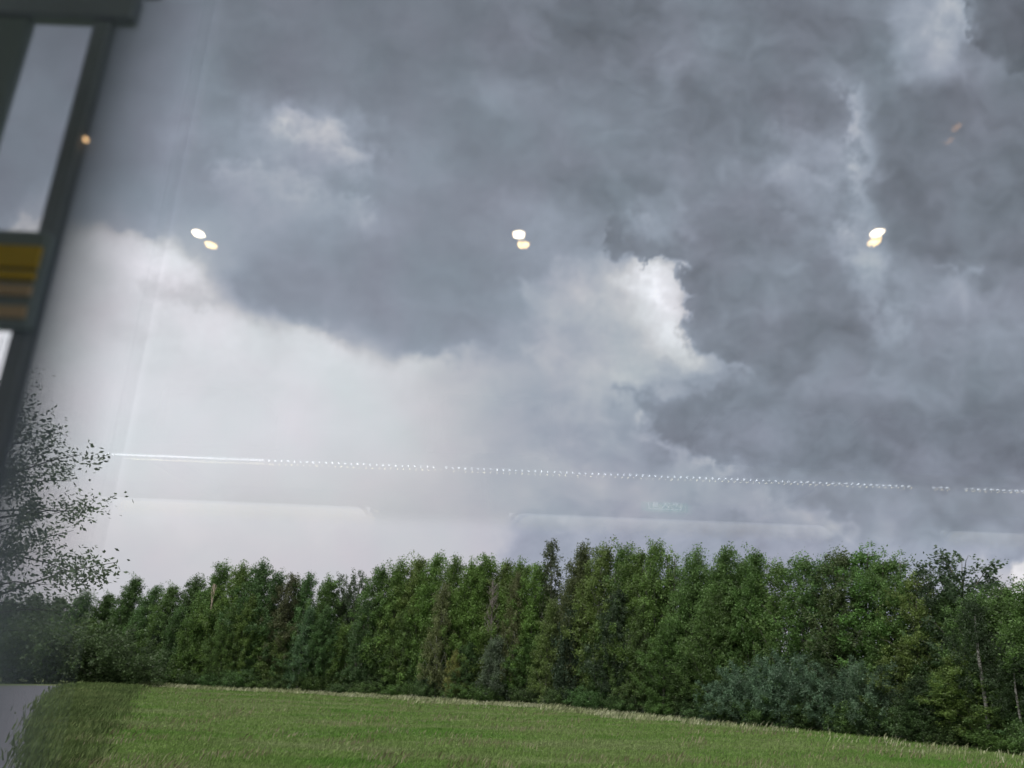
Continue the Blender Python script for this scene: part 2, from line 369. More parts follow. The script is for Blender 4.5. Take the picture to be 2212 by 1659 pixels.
# ---------- foliage ----------
def leaf_mat(name, trans=.45, hue=1.0):
    m = bpy.data.materials.new(name); m.use_nodes = True; t = m.node_tree; t.nodes.clear()
    oi = t.nodes.new('ShaderNodeObjectInfo'); ge = t.nodes.new('ShaderNodeNewGeometry'); tc = t.nodes.new('ShaderNodeTexCoord')
    nz = t.nodes.new('ShaderNodeTexNoise'); nz.inputs['Scale'].default_value = .75; nz.inputs['Detail'].default_value = 3
    t.links.new(tc.outputs['Object'], nz.inputs['Vector'])
    r1 = t.nodes.new('ShaderNodeMapRange'); r1.inputs[1].default_value = 0; r1.inputs[2].default_value = 1; r1.inputs[3].default_value = .65; r1.inputs[4].default_value = 1.4
    t.links.new(ge.outputs['Random Per Island'], r1.inputs[0])
    r2 = t.nodes.new('ShaderNodeMapRange'); r2.inputs[1].default_value = .3; r2.inputs[2].default_value = .7; r2.inputs[3].default_value = .58; r2.inputs[4].default_value = 1.5
    t.links.new(nz.outputs[0], r2.inputs[0])
    mu = t.nodes.new('ShaderNodeMath'); mu.operation = 'MULTIPLY'; t.links.new(r1.outputs[0], mu.inputs[0]); t.links.new(r2.outputs[0], mu.inputs[1])
    vm = t.nodes.new('ShaderNodeVectorMath'); vm.operation = 'SCALE'; t.links.new(oi.outputs['Color'], vm.inputs[0]); t.links.new(mu.outputs[0], vm.inputs[3])
    di = t.nodes.new('ShaderNodeBsdfDiffuse'); tr = t.nodes.new('ShaderNodeBsdfTranslucent'); mx = t.nodes.new('ShaderNodeMixShader'); mx.inputs[0].default_value = trans
    gl = t.nodes.new('ShaderNodeBsdfGlossy'); gl.inputs['Roughness'].default_value = .55; gl.inputs['Color'].default_value = (1,1,1,1); m2 = t.nodes.new('ShaderNodeMixShader'); m2.inputs[0].default_value = .025
    t.links.new(vm.outputs[0], di.inputs[0]); t.links.new(vm.outputs[0], tr.inputs[0])
    t.links.new(di.outputs[0], mx.inputs[1]); t.links.new(tr.outputs[0], mx.inputs[2]); t.links.new(mx.outputs[0], m2.inputs[1]); t.links.new(gl.outputs[0], m2.inputs[2])
    o = t.nodes.new('ShaderNodeOutputMaterial'); t.links.new(m2.outputs[0], o.inputs[0]); return m
LEAF = leaf_mat('leaves')
def bark_mat(name, a, b_, stretch=(3,3,14)):
    m, t, b = new_mat(name); b.inputs['Roughness'].default_value = .9
    tc = t.nodes.new('ShaderNodeTexCoord'); mp = t.nodes.new('ShaderNodeMapping'); mp.inputs['Scale'].default_value = stretch
    nz = t.nodes.new('ShaderNodeTexNoise'); nz.inputs['Scale'].default_value = 1.5; nz.inputs['Detail'].default_value = 6
    cr = t.nodes.new('ShaderNodeValToRGB'); cr.color_ramp.elements[0].position = .36; cr.color_ramp.elements[0].color = b_+(1,); cr.color_ramp.elements[1].position = .52; cr.color_ramp.elements[1].color = a+(1,)
    t.links.new(tc.outputs['Object'], mp.inputs[0]); t.links.new(mp.outputs[0], nz.inputs['Vector']); t.links.new(nz.outputs[0], cr.inputs[0]); t.links.new(cr.outputs[0], b.inputs['Base Color']); return m
BARK_A = bark_mat('grey_bark', (.16,.155,.13), (.05,.045,.035))
BARK_B = bark_mat('birch_bark', (.30,.29,.27), (.08,.07,.06), (2,2,9))
BARK_D = bark_mat('dead_wood', (.42,.34,.27), (.22,.17,.13))

def leaves_mesh(name, C, D, L, Wd, rng, hang=0.0, wind=0.0):
    """rhombic leaf sprays: centres C (n,3), axis direction D (n,3), length L, width Wd; a small cup gives each some thickness"""
    n = len(C); D = D + rng.normal(0, .55, (n, 3)); D[:, 2] -= hang; D[:, 0] += wind
    D /= np.linalg.norm(D, axis=1, keepdims=True)+1e-9
    N = rng.normal(0, 1, (n, 3)); S = np.cross(D, N); S /= np.linalg.norm(S, axis=1, keepdims=True)+1e-9
    L = L*rng.uniform(.6, 1.35, (n, 1)); Wd = Wd*rng.uniform(.6, 1.3, (n, 1)); Nn = np.cross(S, D)
    a = C-D*L/2; b = C+S*Wd/2+Nn*Wd*.18; c = C+D*L/2; d = C-S*Wd/2+Nn*Wd*.18
    V = np.stack([a, b, c, d], 1).reshape(-1, 3); F = np.arange(4*n).reshape(-1, 4)
    return np_mesh(name, V, F)
def tree_meshes(seed, H=14.0, Wd=3.6, t0=.10, nbr=90, per=95, rise=48, spread=.23, L=.20, W=.11, hang=.15, wind=.35, shape='aspen', lean=.9, sparse=1.0, bark_seg=8, limbs=26):
    rng = np.random.RandomState(seed); C = []; D = []; mb = MB()
    def axis(t): return np.array([lean*t*t*1.0+.12*math.sin(3*t+seed), .12*math.cos(4*t+seed*2), t*H])
    zt = [0, .15, .35, .55, .75, .9, .985]
    r0 = H*.0105
    mb.tube([tuple(axis(t)) for t in zt], [r0*(1.25-t*1.18) for t in zt], bark_seg)
    for i in range(nbr):
        t = t0+(1-t0)*((i+rng.rand())/nbr)**.9*.97
        u = (t-t0)/(1-t0)
        if shape == 'aspen': prof = min(1, (u*3.2+.5))*(1-u**1.9)**.85*(.62+.66*rng.rand())
        elif shape == 'spire': prof = (1-u)**.85*(.75+.5*rng.rand())+.06
        elif shape == 'round': prof = math.sqrt(max(0, 1-(2*u-1)**2))**.8*(.75+.4*rng.rand())+.08
        else: prof = (.55+.45*math.sin(math.pi*min(1, u*1.05+.05)))*(.7+.5*rng.rand())*(1 if u < .85 else (1-u)/.15*.7+.3)
        if rng.rand() > sparse: continue
        ln = Wd/2*prof*1.12+.22; az = i*2.39996+rng.rand()*.8
        ri = R(rise+rng.normal(0, 9)+18*u)
        d = np.array([math.cos(az)*math.cos(ri), math.sin(az)*math.cos(ri), math.sin(ri)]); ln = ln/max(.45, math.cos(ri))
        p0 = axis(max(0.02, t-.55*ln*math.sin(ri)/H)); nn = max(6, int(per*(.6+ln/2.2)*(.6+.8*rng.rand())))
        s = rng.beta(2.0, 1.15, nn)
        # twigs: the sprays gather in clumps along the branch
        ck = rng.beta(2.2, 1.1, 5); ks = ck[rng.randint(0, 5, nn)]; s = np.where(rng.rand(nn) < .7, ks, s)
        off = {}; OO = rng.normal(0, 1, (5, 3))*spread*1.5; ki = np.abs(s[:, None]-ck[None]).argmin(1)
        P = p0+d*ln*s[:, None]+OO[ki]*(.4+.6*s[:, None])+rng.normal(0, 1, (nn, 3))*spread*np.array([.75, .75, .9])
        P[:, 2] -= hang*1.2*s*s*ln*.8; P[:, 0] += wind*.35*s*s
        C.append(P); D.append(np.tile(d*.9, (nn, 1)))
        if i % max(1, nbr//limbs) == 0:
            q = [p0, p0+d*ln*.35, p0+d*ln*.7+np.array([wind*.1, 0, -.05*hang]), p0+d*ln*.95+np.array([wind*.3, 0, -hang*.8*ln])]
            mb.tube([tuple(x) for x in q], [r0*.33, r0*.24, r0*.13, r0*.05], 5)
    C = np.concatenate(C); D = np.concatenate(D); C[:, 2] = np.maximum(C[:, 2], .05)
    crown = leaves_mesh('crown', C, D, L, W, rng, hang+.35, wind)
    tr = bpy.data.meshes.new('trunk'); tr.from_pydata(mb.v, [], mb.f); tr.update(); tr.polygons.foreach_set('use_smooth', [True]*len(tr.polygons))
    zmax = float(np.percentile(C[:, 2], 99.75)); return crown, tr, zmax, H
KIND = {}
def kinds(name, n, **kw):
    KIND[name] = []
    for s in range(n):
        c, tr, zm, H = tree_meshes(hash_(name)+s*17, **kw); c.materials.append(LEAF); tr.materials.append(BARK_A)
        KIND[name].append((c, tr, zm, H))
def hash_(s): return sum(ord(ch)*(i+3) for i, ch in enumerate(s)) % 9999
kinds('aspen', 5, H=14, Wd=5.4, t0=.10, nbr=100, per=125)
kinds('birch', 3, H=14, Wd=4.2, t0=.16, nbr=95, per=112, rise=52, hang=.75, L=.22, W=.095, spread=.24)
kinds('dense', 3, H=14, Wd=5.2, t0=.04, nbr=100, per=140, shape='aspen', spread=.28)
kinds('spire', 1, H=14, Wd=3.2, t0=.08, nbr=110, per=60, shape='spire', rise=22, hang=.8, spread=.16, lean=.1, wind=.15)
kinds('sparse', 2, H=14, Wd=4.4, t0=.30, nbr=60, per=42, shape='round', spread=.20, sparse=.75, L=.26, W=.15, wind=.3)
kinds('thin', 2, H=14, Wd=5.0, t0=.30, nbr=80, per=90, shape='aspen', spread=.22, sparse=.82)
kinds('young', 4, H=7, Wd=3.6, t0=.03, nbr=66, per=120, spread=.24, shape='aspen', lean=.35, hang=.3)
kinds('willow', 2, H=6, Wd=4.2, t0=.03, nbr=60, per=110, spread=.22, shape='round', rise=35, lean=.2, L=.26, W=.085, wind=.5)
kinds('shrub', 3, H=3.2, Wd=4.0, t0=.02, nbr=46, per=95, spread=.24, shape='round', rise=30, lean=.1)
rnd = random.Random(5)
def plant(name, kind, loc, height, wscale, label, cat, group, color, bark=None, rz=None, idx=None):
    c, tr, zm, H = KIND[kind][rnd.randrange(len(KIND[kind])) if idx is None else idx]
    r = empty(name, (loc[0], loc[1], float(gz(loc[0], loc[1]))-.05), label, cat, group)
    r.rotation_euler[2] = rnd.uniform(-.5, .5) if rz is None else rz
    sz = height/zm; r.scale = (wscale, wscale, sz)
    o = bpy.data.objects.new('crown', c); col.objects.link(o); o.parent = r; o.color = tuple(color)+(1,)
    q = bpy.data.objects.new('trunk', tr); col.objects.link(q); q.parent = r
    if bark:
        q.material_slots[0].link = 'OBJECT'; q.material_slots[0].material = bark
    return r
def spot(px, top, back):
    """ground point behind the forest edge under photo column px, and the height that reaches row top there"""
    g = ground(px, base_y(px)); d = g.normalized(); g2 = g+d*back
    q = ray(px, top); h = EYE+q.z*math.hypot(g2.x, g2.y)/math.hypot(q.x, q.y)
    return g2, h, math.hypot(g2.x, g2.y)
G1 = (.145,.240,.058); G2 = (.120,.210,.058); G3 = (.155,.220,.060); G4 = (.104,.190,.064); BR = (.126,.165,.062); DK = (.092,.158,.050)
def jit(c, a=.13):
    k = rnd.uniform(1-a, 1+a); return tuple(x*k*rnd.uniform(1-a*.3, 1+a*.3) for x in c)

# ---------- the forest edge: main row ----------
GL = 'leafy trees along the left stretch of the forest edge'
GM = 'leafy trees in the high middle stretch of the forest edge'
GR = 'leafy trees along the right stretch of the forest edge'
GF = 'dim trees at the far left end of the forest edge'
LF = 'dim tree at the far left end of the wood, '
LL = 'wind-combed green tree on the left skyline, '
LM = 'tall green tree, '
LR = 'round-topped green tree, '
MAIN = [
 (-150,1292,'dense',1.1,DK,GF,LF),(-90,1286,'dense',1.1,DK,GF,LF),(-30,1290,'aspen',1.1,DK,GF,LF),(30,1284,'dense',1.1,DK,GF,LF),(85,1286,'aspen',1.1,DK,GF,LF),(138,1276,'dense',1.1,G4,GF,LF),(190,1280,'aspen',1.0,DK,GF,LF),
 (240,1244,'aspen',.95,DK,None,'slim tree with a ragged tip leaning right, alone above the low skyline at the left'),
 (285,1264,'dense',.95,G4,None,'low bushy tree just right of the slim leaning tree on the left skyline'),
 (325,1262,'aspen',.95,G2,None,'low rounded tree at the foot of the rising skyline on the left'),
 (372,1243,'aspen',1.0,DK,GL,LL),(430,1216,'dense',1.0,G2,None,'big feathery tree on the left skyline with a pale broken limb hanging in its crown'),
 (472,1217,'aspen',1.0,G1,GL,LL),(515,1212,'aspen',1.0,G4,GL,LL),(558,1236,'dense',.9,G4,GL,LL),(594,1240,'aspen',.85,(.12,.135,.065),None,'small brownish tree tip in the dip of the left skyline'),
 (628,1238,'birch',.9,G4,GL,LL),(672,1246,'aspen',.95,G2,GL,LL),
 (711,1238,'sparse',.62,(.09,.125,.06),None,'thin tree with an open crown, left of the two in the dip of the skyline'),
 (744,1229,'sparse',.58,(.09,.13,.065),None,'thin tree with an open crown, right of the two in the dip of the skyline'),
 (786,1221,'aspen',.95,G2,GM,LM),(830,1210,'dense',.95,G1,GM,LM),(866,1203,'aspen',1,G3,GM,LM),(906,1198,'dense',.95,G1,GM,LM),(952,1203,'birch',1,G1,GM,LM),(990,1212,'aspen',1,G1,GM,LM),(1025,1201,'aspen',1.0,G1,GM,LM),(1065,1215,'dense',.95,G3,GM,LM),(1100,1213,'aspen',1,G1,GM,LM),(1142,1221,'aspen',.9,G1,GM,LM),
 (1184,1169,'spire',1.0,(.095,.118,.060),None,'dark narrow pointed tree standing out above the middle of the skyline'),
 (1240,1180,'dense',.85,BR,None,'brownish green broad tree just right of the dark pointed tree'),
 (1288,1178,'aspen',.95,G3,GR,LR),(1334,1177,'birch',1,G2,GR,LR),(1370,1190,'aspen',.9,G1,GR,LR),(1405,1170,'birch',.9,G1,GR,LR),(1450,1184,'sparse',.8,G1,None,'loose open-crowned tree among round green tops right of the middle'),
 (1500,1188,'dense',.85,G2,GR,LR),(1562,1185,'dense',.9,G2,GR,LR),(1604,1208,'aspen',.8,G2,GR,LR),(1632,1191,'aspen',.85,G2,GR,LR),
 (1690,1210,'thin',1,G2,GR,LR),(1742,1198,'thin',1.05,G2,GR,LR),(1788,1206,'thin',1,G4,GR,LR),
 (1830,1187,'thin',1.05,(.11,.155,.06),None,'dull olive rounded crown left of the brightest green top on the right skyline'),
 (1884,1177,'thin',1.15,(.115,.235,.058),None,'tree with the brightest green rounded top on the right skyline'),
 (1926,1198,'thin',.9,G2,GR,LR),
 (1964,1194,'thin',.95,G2,None,'pale-stemmed see-through tree with a pointed green top, right skyline'),
 (2002,1236,'thin',.8,G3,None,'lower thin tree between the see-through tree and the lacy crowns'),
 (2046,1213,'sparse',.72,(.075,.12,.06),None,'small lacy open crown just left of the large lacy crown at the right'),
 (2112,1184,'sparse',1.15,(.075,.125,.06),None,'large lacy open crown with dark leaves at the right end of the skyline'),
 (2085,1262,'dense',.8,DK,None,'dark dense tree under the large lacy crown at the right'),
 (2150,1275,'dense',.8,G2,None,'green tree in front of the large lacy crown, right edge of the forest'),
 (2195,1262,'aspen',.85,DK,None,'dark tree cut by the right edge of the photo'),
 (2260,1250,'dense',.9,G2,'trees just beyond the right end','leafy tree beyond the right edge of the view'),(2330,1240,'aspen',.9,DK,'trees just beyond the right end','leafy tree beyond the right edge of the view'),
]
ORD = ['first','second','third','fourth','fifth','sixth','seventh','eighth','ninth','tenth','eleventh','twelfth','thirteenth','fourteenth','fifteenth','sixteenth','seventeenth','eighteenth']
TAILS = {LF: ' crown from the left edge', LL: ' such crown before the two thin open crowns', LM: ' crown right of the two thin open crowns on the skyline', LR: ' such crown right of the dark pointed tree'}
cnt = {}
for k, (px, top, kd, wsc, c, grp, lab) in enumerate(MAIN):
    if lab in TAILS:
        if px < 0: lab = 'dim tree of the wood beyond the left edge of the view'; grp = 'trees beyond the left edge'
        else: cnt[lab] = cnt.get(lab, 0)+1; lab = lab+ORD[cnt[lab]-1]+TAILS[lab]
    g, h, dist = spot(px, top, 2.5+1.5*rnd.random() if kd not in ('sparse', 'spire') else 4.5)
    nm = {'birch': 'birch_tree', 'aspen': 'aspen_tree', 'dense': 'leafy_tree', 'spire': 'pointed_tree', 'sparse': 'open_crowned_tree', 'thin': 'aspen_tree'}[kd]
    t_ = plant(nm, kd, g, h, wsc*(.74+.05*h/2), lab, 'tree', grp, jit(c, .1), BARK_B if kd == 'birch' or px in (1964, 1288) else None)
    if px == 430:      # pale broken limb hanging in this crown
        dm = MB(); p = at_y(452, 1335, g.y-2.3); q = at_y(464, 1262, g.y-2.3)
        p, q = [t_.matrix_world.inverted() @ v if False else v for v in (p, q)]
        o3 = Vector((g.x, g.y, float(gz(g.x, g.y))-.05)); iv = Matrix.LocRotScale(o3, t_.rotation_euler, t_.scale).inverted()
        a_ = iv @ p; b_ = iv @ q
        dm.tube([a_, a_.lerp(b_, .5)+Vector((.04, 0, 0)), b_], [.05, .085, .10], 6)
        dm.tube([a_.lerp(b_, .45), a_.lerp(b_, .8)+Vector((-.28, 0, 0)), b_+Vector((-.2, 0, .1))], [.06, .06, .03], 5)
        dm.tube([a_.lerp(b_, .55), a_.lerp(b_, .85)+Vector((.26, 0, 0)), b_+Vector((.3, 0, -.1))], [.05, .04, .02], 5)
        dm.build('broken_limb', BARK_D, t_)
# second row filling the wood behind; open at the right, where the sky shows between the stems
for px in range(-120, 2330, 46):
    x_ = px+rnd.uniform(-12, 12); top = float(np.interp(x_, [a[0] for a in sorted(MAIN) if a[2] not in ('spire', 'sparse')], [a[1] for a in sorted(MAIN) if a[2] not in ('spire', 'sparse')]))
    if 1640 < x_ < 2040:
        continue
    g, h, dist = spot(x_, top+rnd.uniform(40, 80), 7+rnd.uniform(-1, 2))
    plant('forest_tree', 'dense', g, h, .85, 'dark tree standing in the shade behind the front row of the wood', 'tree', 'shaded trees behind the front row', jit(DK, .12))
# front row: younger trees and bushes whose foliage reaches the grass
FG = 'young trees along the foot of the wood, '
def stretch(x):
    if x < 0: return 'beyond the left edge', 'beyond the left edge of the view'
    if x < 350: return 'at the far left', 'at the far left behind the near branches'
    if x < 760: return 'left part', 'below the left skyline'
    if x < 1180: return 'middle', 'left of the dark pointed tree'
    if x < 1550: return 'right of the middle', 'between dark pointed tree and silvery bushes'
    if x < 1960: return 'behind the silvery bushes', 'behind the silvery bushes'
    if x < 2212: return 'at the right end', 'below the lacy crowns at the right'
    return 'beyond the right edge', 'beyond the right edge of the view'
px = -100; YC = {}
while px < 2300:
    b_ = base_y(px); tp = float(np.interp(px, [a[0] for a in sorted(MAIN)], [a[1] for a in sorted(MAIN)]))
    fr = rnd.choice([.42, .5, .58, .66, .74]) if px < 1600 else rnd.choice([.38, .46, .54])
    g, h, dist = spot(px, b_-(b_-tp)*fr, rnd.uniform(.3, 2.2))
    a_, l_ = stretch(px)
    c = rnd.choice([G4, G2, G1, DK, G3, (.072,.115,.062), G2])
    YC[l_] = YC.get(l_, 0)+1
    l_ = ('young bushy tree of the wood, ' if 'beyond' in l_ else 'young bushy tree, '+ORD[YC[l_]-1]+' from left of those ')+l_
    plant('young_tree', rnd.choice(['young', 'birch', 'birch', 'aspen']), g, h, rnd.uniform(.72, .92) if h > 5 else .85, l_, 'tree', FG+a_, jit(tuple(v*.9 for v in c), .15))
    px += 1737/dist*rnd.uniform(2.0, 3.0)
# foot of the wood: low shrubs
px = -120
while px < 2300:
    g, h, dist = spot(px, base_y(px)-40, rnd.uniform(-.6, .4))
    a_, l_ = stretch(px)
    plant('low_shrub', 'shrub', g, rnd.uniform(1.3, 2.6), rnd.uniform(.6, .9), 'low dark shrub in long grass, '+l_, 'shrub', 'low shrubs '+a_, jit(tuple(v*.85 for v in rnd.choice([DK, G4, G2])), .15))  # leaf colours darkened, putting the shade at the wood's foot into them
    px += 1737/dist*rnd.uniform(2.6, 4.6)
# silvery bushes at the right
SIL = (.13,.215,.13)
for px, top, ws, lab in [(1552,1468,.7,'leftmost and lowest of the silvery bushes at the foot of the wood'),(1612,1432,.8,'silvery bush, second from the left at the foot of the wood'),
    (1668,1446,.75,'lower silvery bush in front of the gap between the two large silvery bushes'),(1712,1408,.9,'largest silvery bush at the foot of the wood, under the gap with sky showing through'),
    (1806,1440,.72,'narrow silvery bush right of the largest silvery bush'),(1888,1424,.75,'greyish green bush, rightmost of the silvery bushes')]:
    g, h, dist = spot(px, top, -.4)
    plant('willow_bush', 'willow', g, h, ws, lab, 'bush', 'silvery bushes at the foot of the wood', jit(SIL if px < 1850 else (.12,.19,.11), .06))
# single trees one can tell apart in the front
for px, top, back, kd, ws, c, nm, lab in [
    (938,1262,.2,'birch',.72,(.17,.20,.08),'birch_tree','olive-yellow birch with a drooping crown in front of the middle of the wood'),
    (978,1404,-.3,'young',.5,(.22,.235,.07),'young_tree','small yellowish tree at the foot of the wood, middle of the photo'),
    (1062,1376,-.2,'young',.85,(.13,.175,.11),'young_tree','grey-green young tree right of the small yellowish tree'),
    (1100,1238,1.2,'birch',.6,(.15,.17,.07),'birch_tree','brownish yellow birch beside the bare grey tree top'),
    (640,1310,.3,'birch',.7,(.11,.20,.09),'birch_tree','green birch with a drooping crown, below the left skyline')]:
    g, h, dist = spot(px, top, back)
    plant(nm, kd, g, h, ws, lab, 'tree', None, c, BARK_B)
def bare_tree(px, top, back, seed, mat, name, lab, white=False):
    rng = random.Random(seed); g, h, dist = spot(px, top, back)
    r = empty(name, (g.x, g.y, float(gz(g.x, g.y))-.05), lab, 'tree')
    MB().tube([(0, 0, 0), (.1, 0, h*.4), (0, .05, h*.75), (.1, 0, h)], [.14, .11, .06, .015], 7).build('trunk', mat, r)
    tw = MB()
    for i in range(46 if not white else 16):
        t = rng.uniform(.45 if not white else .6, .97); z = h*t; a = rng.random()*6.28; ln = (1-t)*h*.22+.6
        e = Vector((math.cos(a)*.55, math.sin(a)*.55, .8))*ln
        p = Vector((.05, 0, z)); tw.tube([p, p+e*.5+Vector((.05, 0, 0)), p+e+Vector((.15, 0, .1))], [.04, .026, .01], 4)
        for j in range(3):
            q = p+e*rng.uniform(.3, .9); f_ = Vector((rng.uniform(-.5, .6), rng.uniform(-.4, .4), rng.uniform(.3, .9)))*.7
            tw.tube([q, q+f_], [.02, .008], 3)
    tw.build('branch', mat, r)
bare_tree(1054, 1256, 1.2, 3, simple('dead_twigs', (.20,.175,.16), .9), 'dead_tree', 'bare grey-brown dead tree top among the green crowns in the middle')
# visible white stems at the right edge and in the wood
def stem(px, py0, py1, back, rad, lab, lean=0.0):
    g = ground(px, base_y(px)); g = g+g.normalized()*back; q0 = at_y(px, py0, g.y); q1 = at_y(px-(py0-py1)*.12+lean, py1, g.y)
    r = empty('birch_tree', (q0.x, g.y, float(gz(q0.x, g.y))), lab, 'tree'); hh = q1.z
    top = Vector((q1.x-q0.x, 0, hh))
    MB().tube([(0, 0, -.1), top*.3+Vector((.05, 0, 0)), top*.65+Vector((-.06, 0, 0)), top], [rad, rad*.9, rad*.75, rad*.3], 8).build('trunk', BARK_B, r)
    c, tr, zm, H = KIND['thin'][0]
    o = bpy.data.objects.new('crown', c); col.objects.link(o); o.parent = r; o.color = (.05,.085,.035,1); s_2 = (hh+1.2)/zm; o.scale = (.6, .6, s_2*1.0)
    o.location = (top.x*.5, .6, 0)
stem(2140, base_y(2140), 1330, -.5, .13, 'birch at the right with its white trunk showing in the dark foliage')
stem(1790, base_y(1790), 1470, -1.0, .05, 'slim birch with a thin pale stem, the left of two at the right', 0)
stem(1995, base_y(1995), 1500, -1.0, .05, 'slim birch with a thin pale stem, the right of two at the right', 0)
stem(2212, base_y(2212), 1420, -.3, .08, 'pale birch stem cut by the right edge of the photo', 0)

# ---------- dark scrub at the left, this side of the wood ----------
for px, py, top, ws, lab in [(20,1474,1310,1.5,'dark bush at the left edge of the photo, under the near branches'),(110,1476,1330,1.5,'dark bush second from the left edge, between the road and the wood'),
    (200,1479,1345,1.4,'dark bush on the meadow edge, middle one of the scrub at the left'),(285,1482,1398,1.2,'low dark brownish bush at the right end of the scrub at the left')]:
    g = ground(px, py); q = ray(px, top); h = EYE+q.z*math.hypot(g.x, g.y)/math.hypot(q.x, q.y)
    plant('dark_bush', 'shrub', g, h, ws*1.25, lab, 'bush', 'dark scrub at the left', jit((.085,.135,.052), .1))
# ---------- near tree reaching in from the left ----------
c, tr, zm, H = tree_meshes(77, H=7.4, Wd=4.3, t0=.50, nbr=70, per=210, rise=8, spread=.13, L=.075, W=.036, hang=.06, wind=.1, shape='aspen', lean=.1, limbs=64, sparse=.85)
c.materials.append(LEAF); tr.materials.append(bark_mat('dark_bark', (.06,.055,.05), (.025,.022,.02)))
g = at_y(-165, 1300, 12.0)
nr = empty('near_tree', (g.x, 12.0, float(gz(g.x, 12.0))-.05), 'dark leafy tree close to the track, its branches reaching in from the left edge', 'tree')
o = bpy.data.objects.new('crown', c); col.objects.link(o); o.parent = nr; o.color = (.11,.15,.09,1)
q = bpy.data.objects.new('trunk', tr); col.objects.link(q); q.parent = nr

# ---------- meadow ----------
def grass_mat(name, a, b, c, scale=.16):
    m, t, bs = new_mat(name); bs.inputs['Roughness'].default_value = .75; bs.inputs['Specular IOR Level'].default_value = .15
    ge = t.nodes.new('ShaderNodeNewGeometry'); nz = t.nodes.new('ShaderNodeTexNoise'); nz.inputs['Scale'].default_value = scale; nz.inputs['Detail'].default_value = 6; nz.inputs['Roughness'].default_value = .6
    mp = t.nodes.new('ShaderNodeMapping'); mp.inputs['Scale'].default_value = (.45, 1.1, 1); t.links.new(ge.outputs['Position'], mp.inputs[0]); t.links.new(mp.outputs[0], nz.inputs['Vector'])
    cr = t.nodes.new('ShaderNodeValToRGB'); e = cr.color_ramp.elements; e[0].position = .36; e[0].color = a+(1,); e[1].position = .66; e[1].color = c+(1,); k = e.new(.5); k.color = b+(1,)
    mr = t.nodes.new('ShaderNodeMapRange'); mr.inputs[3].default_value = .7; mr.inputs[4].default_value = 1.35; t.links.new(ge.outputs['Random Per Island'], mr.inputs[0])
    vm = t.nodes.new('ShaderNodeVectorMath'); vm.operation = 'SCALE'; t.links.new(nz.outputs[0], cr.inputs[0]); t.links.new(cr.outputs[0], vm.inputs[0]); t.links.new(mr.outputs[0], vm.inputs[3])
    tr = t.nodes.new('ShaderNodeBsdfTranslucent'); mx = t.nodes.new('ShaderNodeMixShader'); mx.inputs[0].default_value = .3
    t.links.new(vm.outputs[0], bs.inputs['Base Color']); t.links.new(vm.outputs[0], tr.inputs[0]); t.links.new(bs.outputs[0], mx.inputs[1]); t.links.new(tr.outputs[0], mx.inputs[2])
    t.links.new(mx.outputs[0], t.nodes['Material Output'].inputs[0]); return m
rng = np.random.RandomState(11)
def in_view(x, y): return (y > 22) & (x > -.70*y-3) & (x < .70*y+3)
ROADX = (np.array([p.y for p in re]), np.array([p.x for p in re]))
def blades(n, h0, h1, w0, w1, keep, lean=.35):
    u = rng.rand(n); y = 24*(112/24)**u; x = (rng.rand(n)*2-1)*(.68*y+2); 
    k = keep(x, y)
    inv = np.interp(y, ROADX[0], ROADX[1]); k &= x > inv+rng.normal(.1, .5, n)
    wood = np.interp(x, TLW[:, 0], TLW[:, 1]); k &= y < wood+.8
    x, y = x[k], y[k]; n = len(x); z = gz(x, y)
    pat = .85+.4*fbm(x/2.2, y/2.2, 3)
    h = rng.uniform(h0, h1, n)*pat; w = rng.uniform(w0, w1, n)*(.6+y/60); a = rng.rand(n)*6.28
    dx, dy = np.cos(a)*w/2, np.sin(a)*w/2; lx = h*(lean+rng.normal(0, .25, n)); ly = h*rng.normal(0, .3, n)
    b0 = np.stack([x-dx, y-dy, z], 1); b1 = np.stack([x+dx, y+dy, z], 1)
    m0 = np.stack([x+dx*.7+lx*.45, y+dy*.7+ly*.45, z+h*.62], 1); m1 = np.stack([x-dx*.7+lx*.45, y-dy*.7+ly*.45, z+h*.62], 1)
    tp = np.stack([x+lx, y+ly, z+h*.95], 1)
    V = np.stack([b0, b1, m0, tp, m1], 1).reshape(-1, 3); return V, np.arange(5*n).reshape(-1, 5), n
def poly5(name, V, F, mat): 
    me = np_mesh(name, V, F); return link(name, me, mat)
V, F, n = blades(520000, .06, .17, .016, .034, lambda x, y: tl_dist(x, y) > -1)
tag(poly5('grass', V, F, grass_mat('grass_blades', (.120,.245,.045), (.175,.268,.075), (.235,.29,.125))), 'green and olive meadow grass bending in the wind', 'grass', kind='stuff')
def band(x, y):
    d = tl_dist(x, y); p = fbm(x/9, y/3, 4); return (d < 6.5+5*p) & (d > .1)
V, F, n = blades(420000, .22, .5, .03, .06, lambda x, y: band(x, y) & (rng.rand(len(x)) < np.interp(x, [4, 22], [.8, .03])), .45)
tag(poly5('tall_grass', V, F, grass_mat('tall_grass_blades', (.24,.28,.13), (.36,.38,.22), (.50,.50,.36), .5)), 'pale flowering grass in a strip in front of the wood', 'grass', kind='stuff')
WL = np.array([[*ground(a, b).xy] for a, b in [(330,1484),(300,1510),(275,1545),(250,1580),(225,1620),(205,1659),(190,1700)]])
def weedy(x, y): return x < np.interp(y, WL[::-1, 1], WL[::-1, 0])+1.3*fbm(x/2.5, y/4, 3)-np.abs(rng.normal(0, 2.4, len(x)))
V, F, n = blades(700000, .25, .6, .03, .06, weedy, .2)
tag(poly5('weeds', V, F, grass_mat('dark_weeds', (.095,.13,.05), (.125,.180,.062), (.18,.22,.09), .5)), 'dark rough weeds between the pale road and the meadow', 'weeds', kind='stuff')
V, F, n = blades(34000, .25, .42, .02, .04, lambda x, y: (fbm(x/5+9, y/5, 3) > .18) & (tl_dist(x, y) > 3), .4)
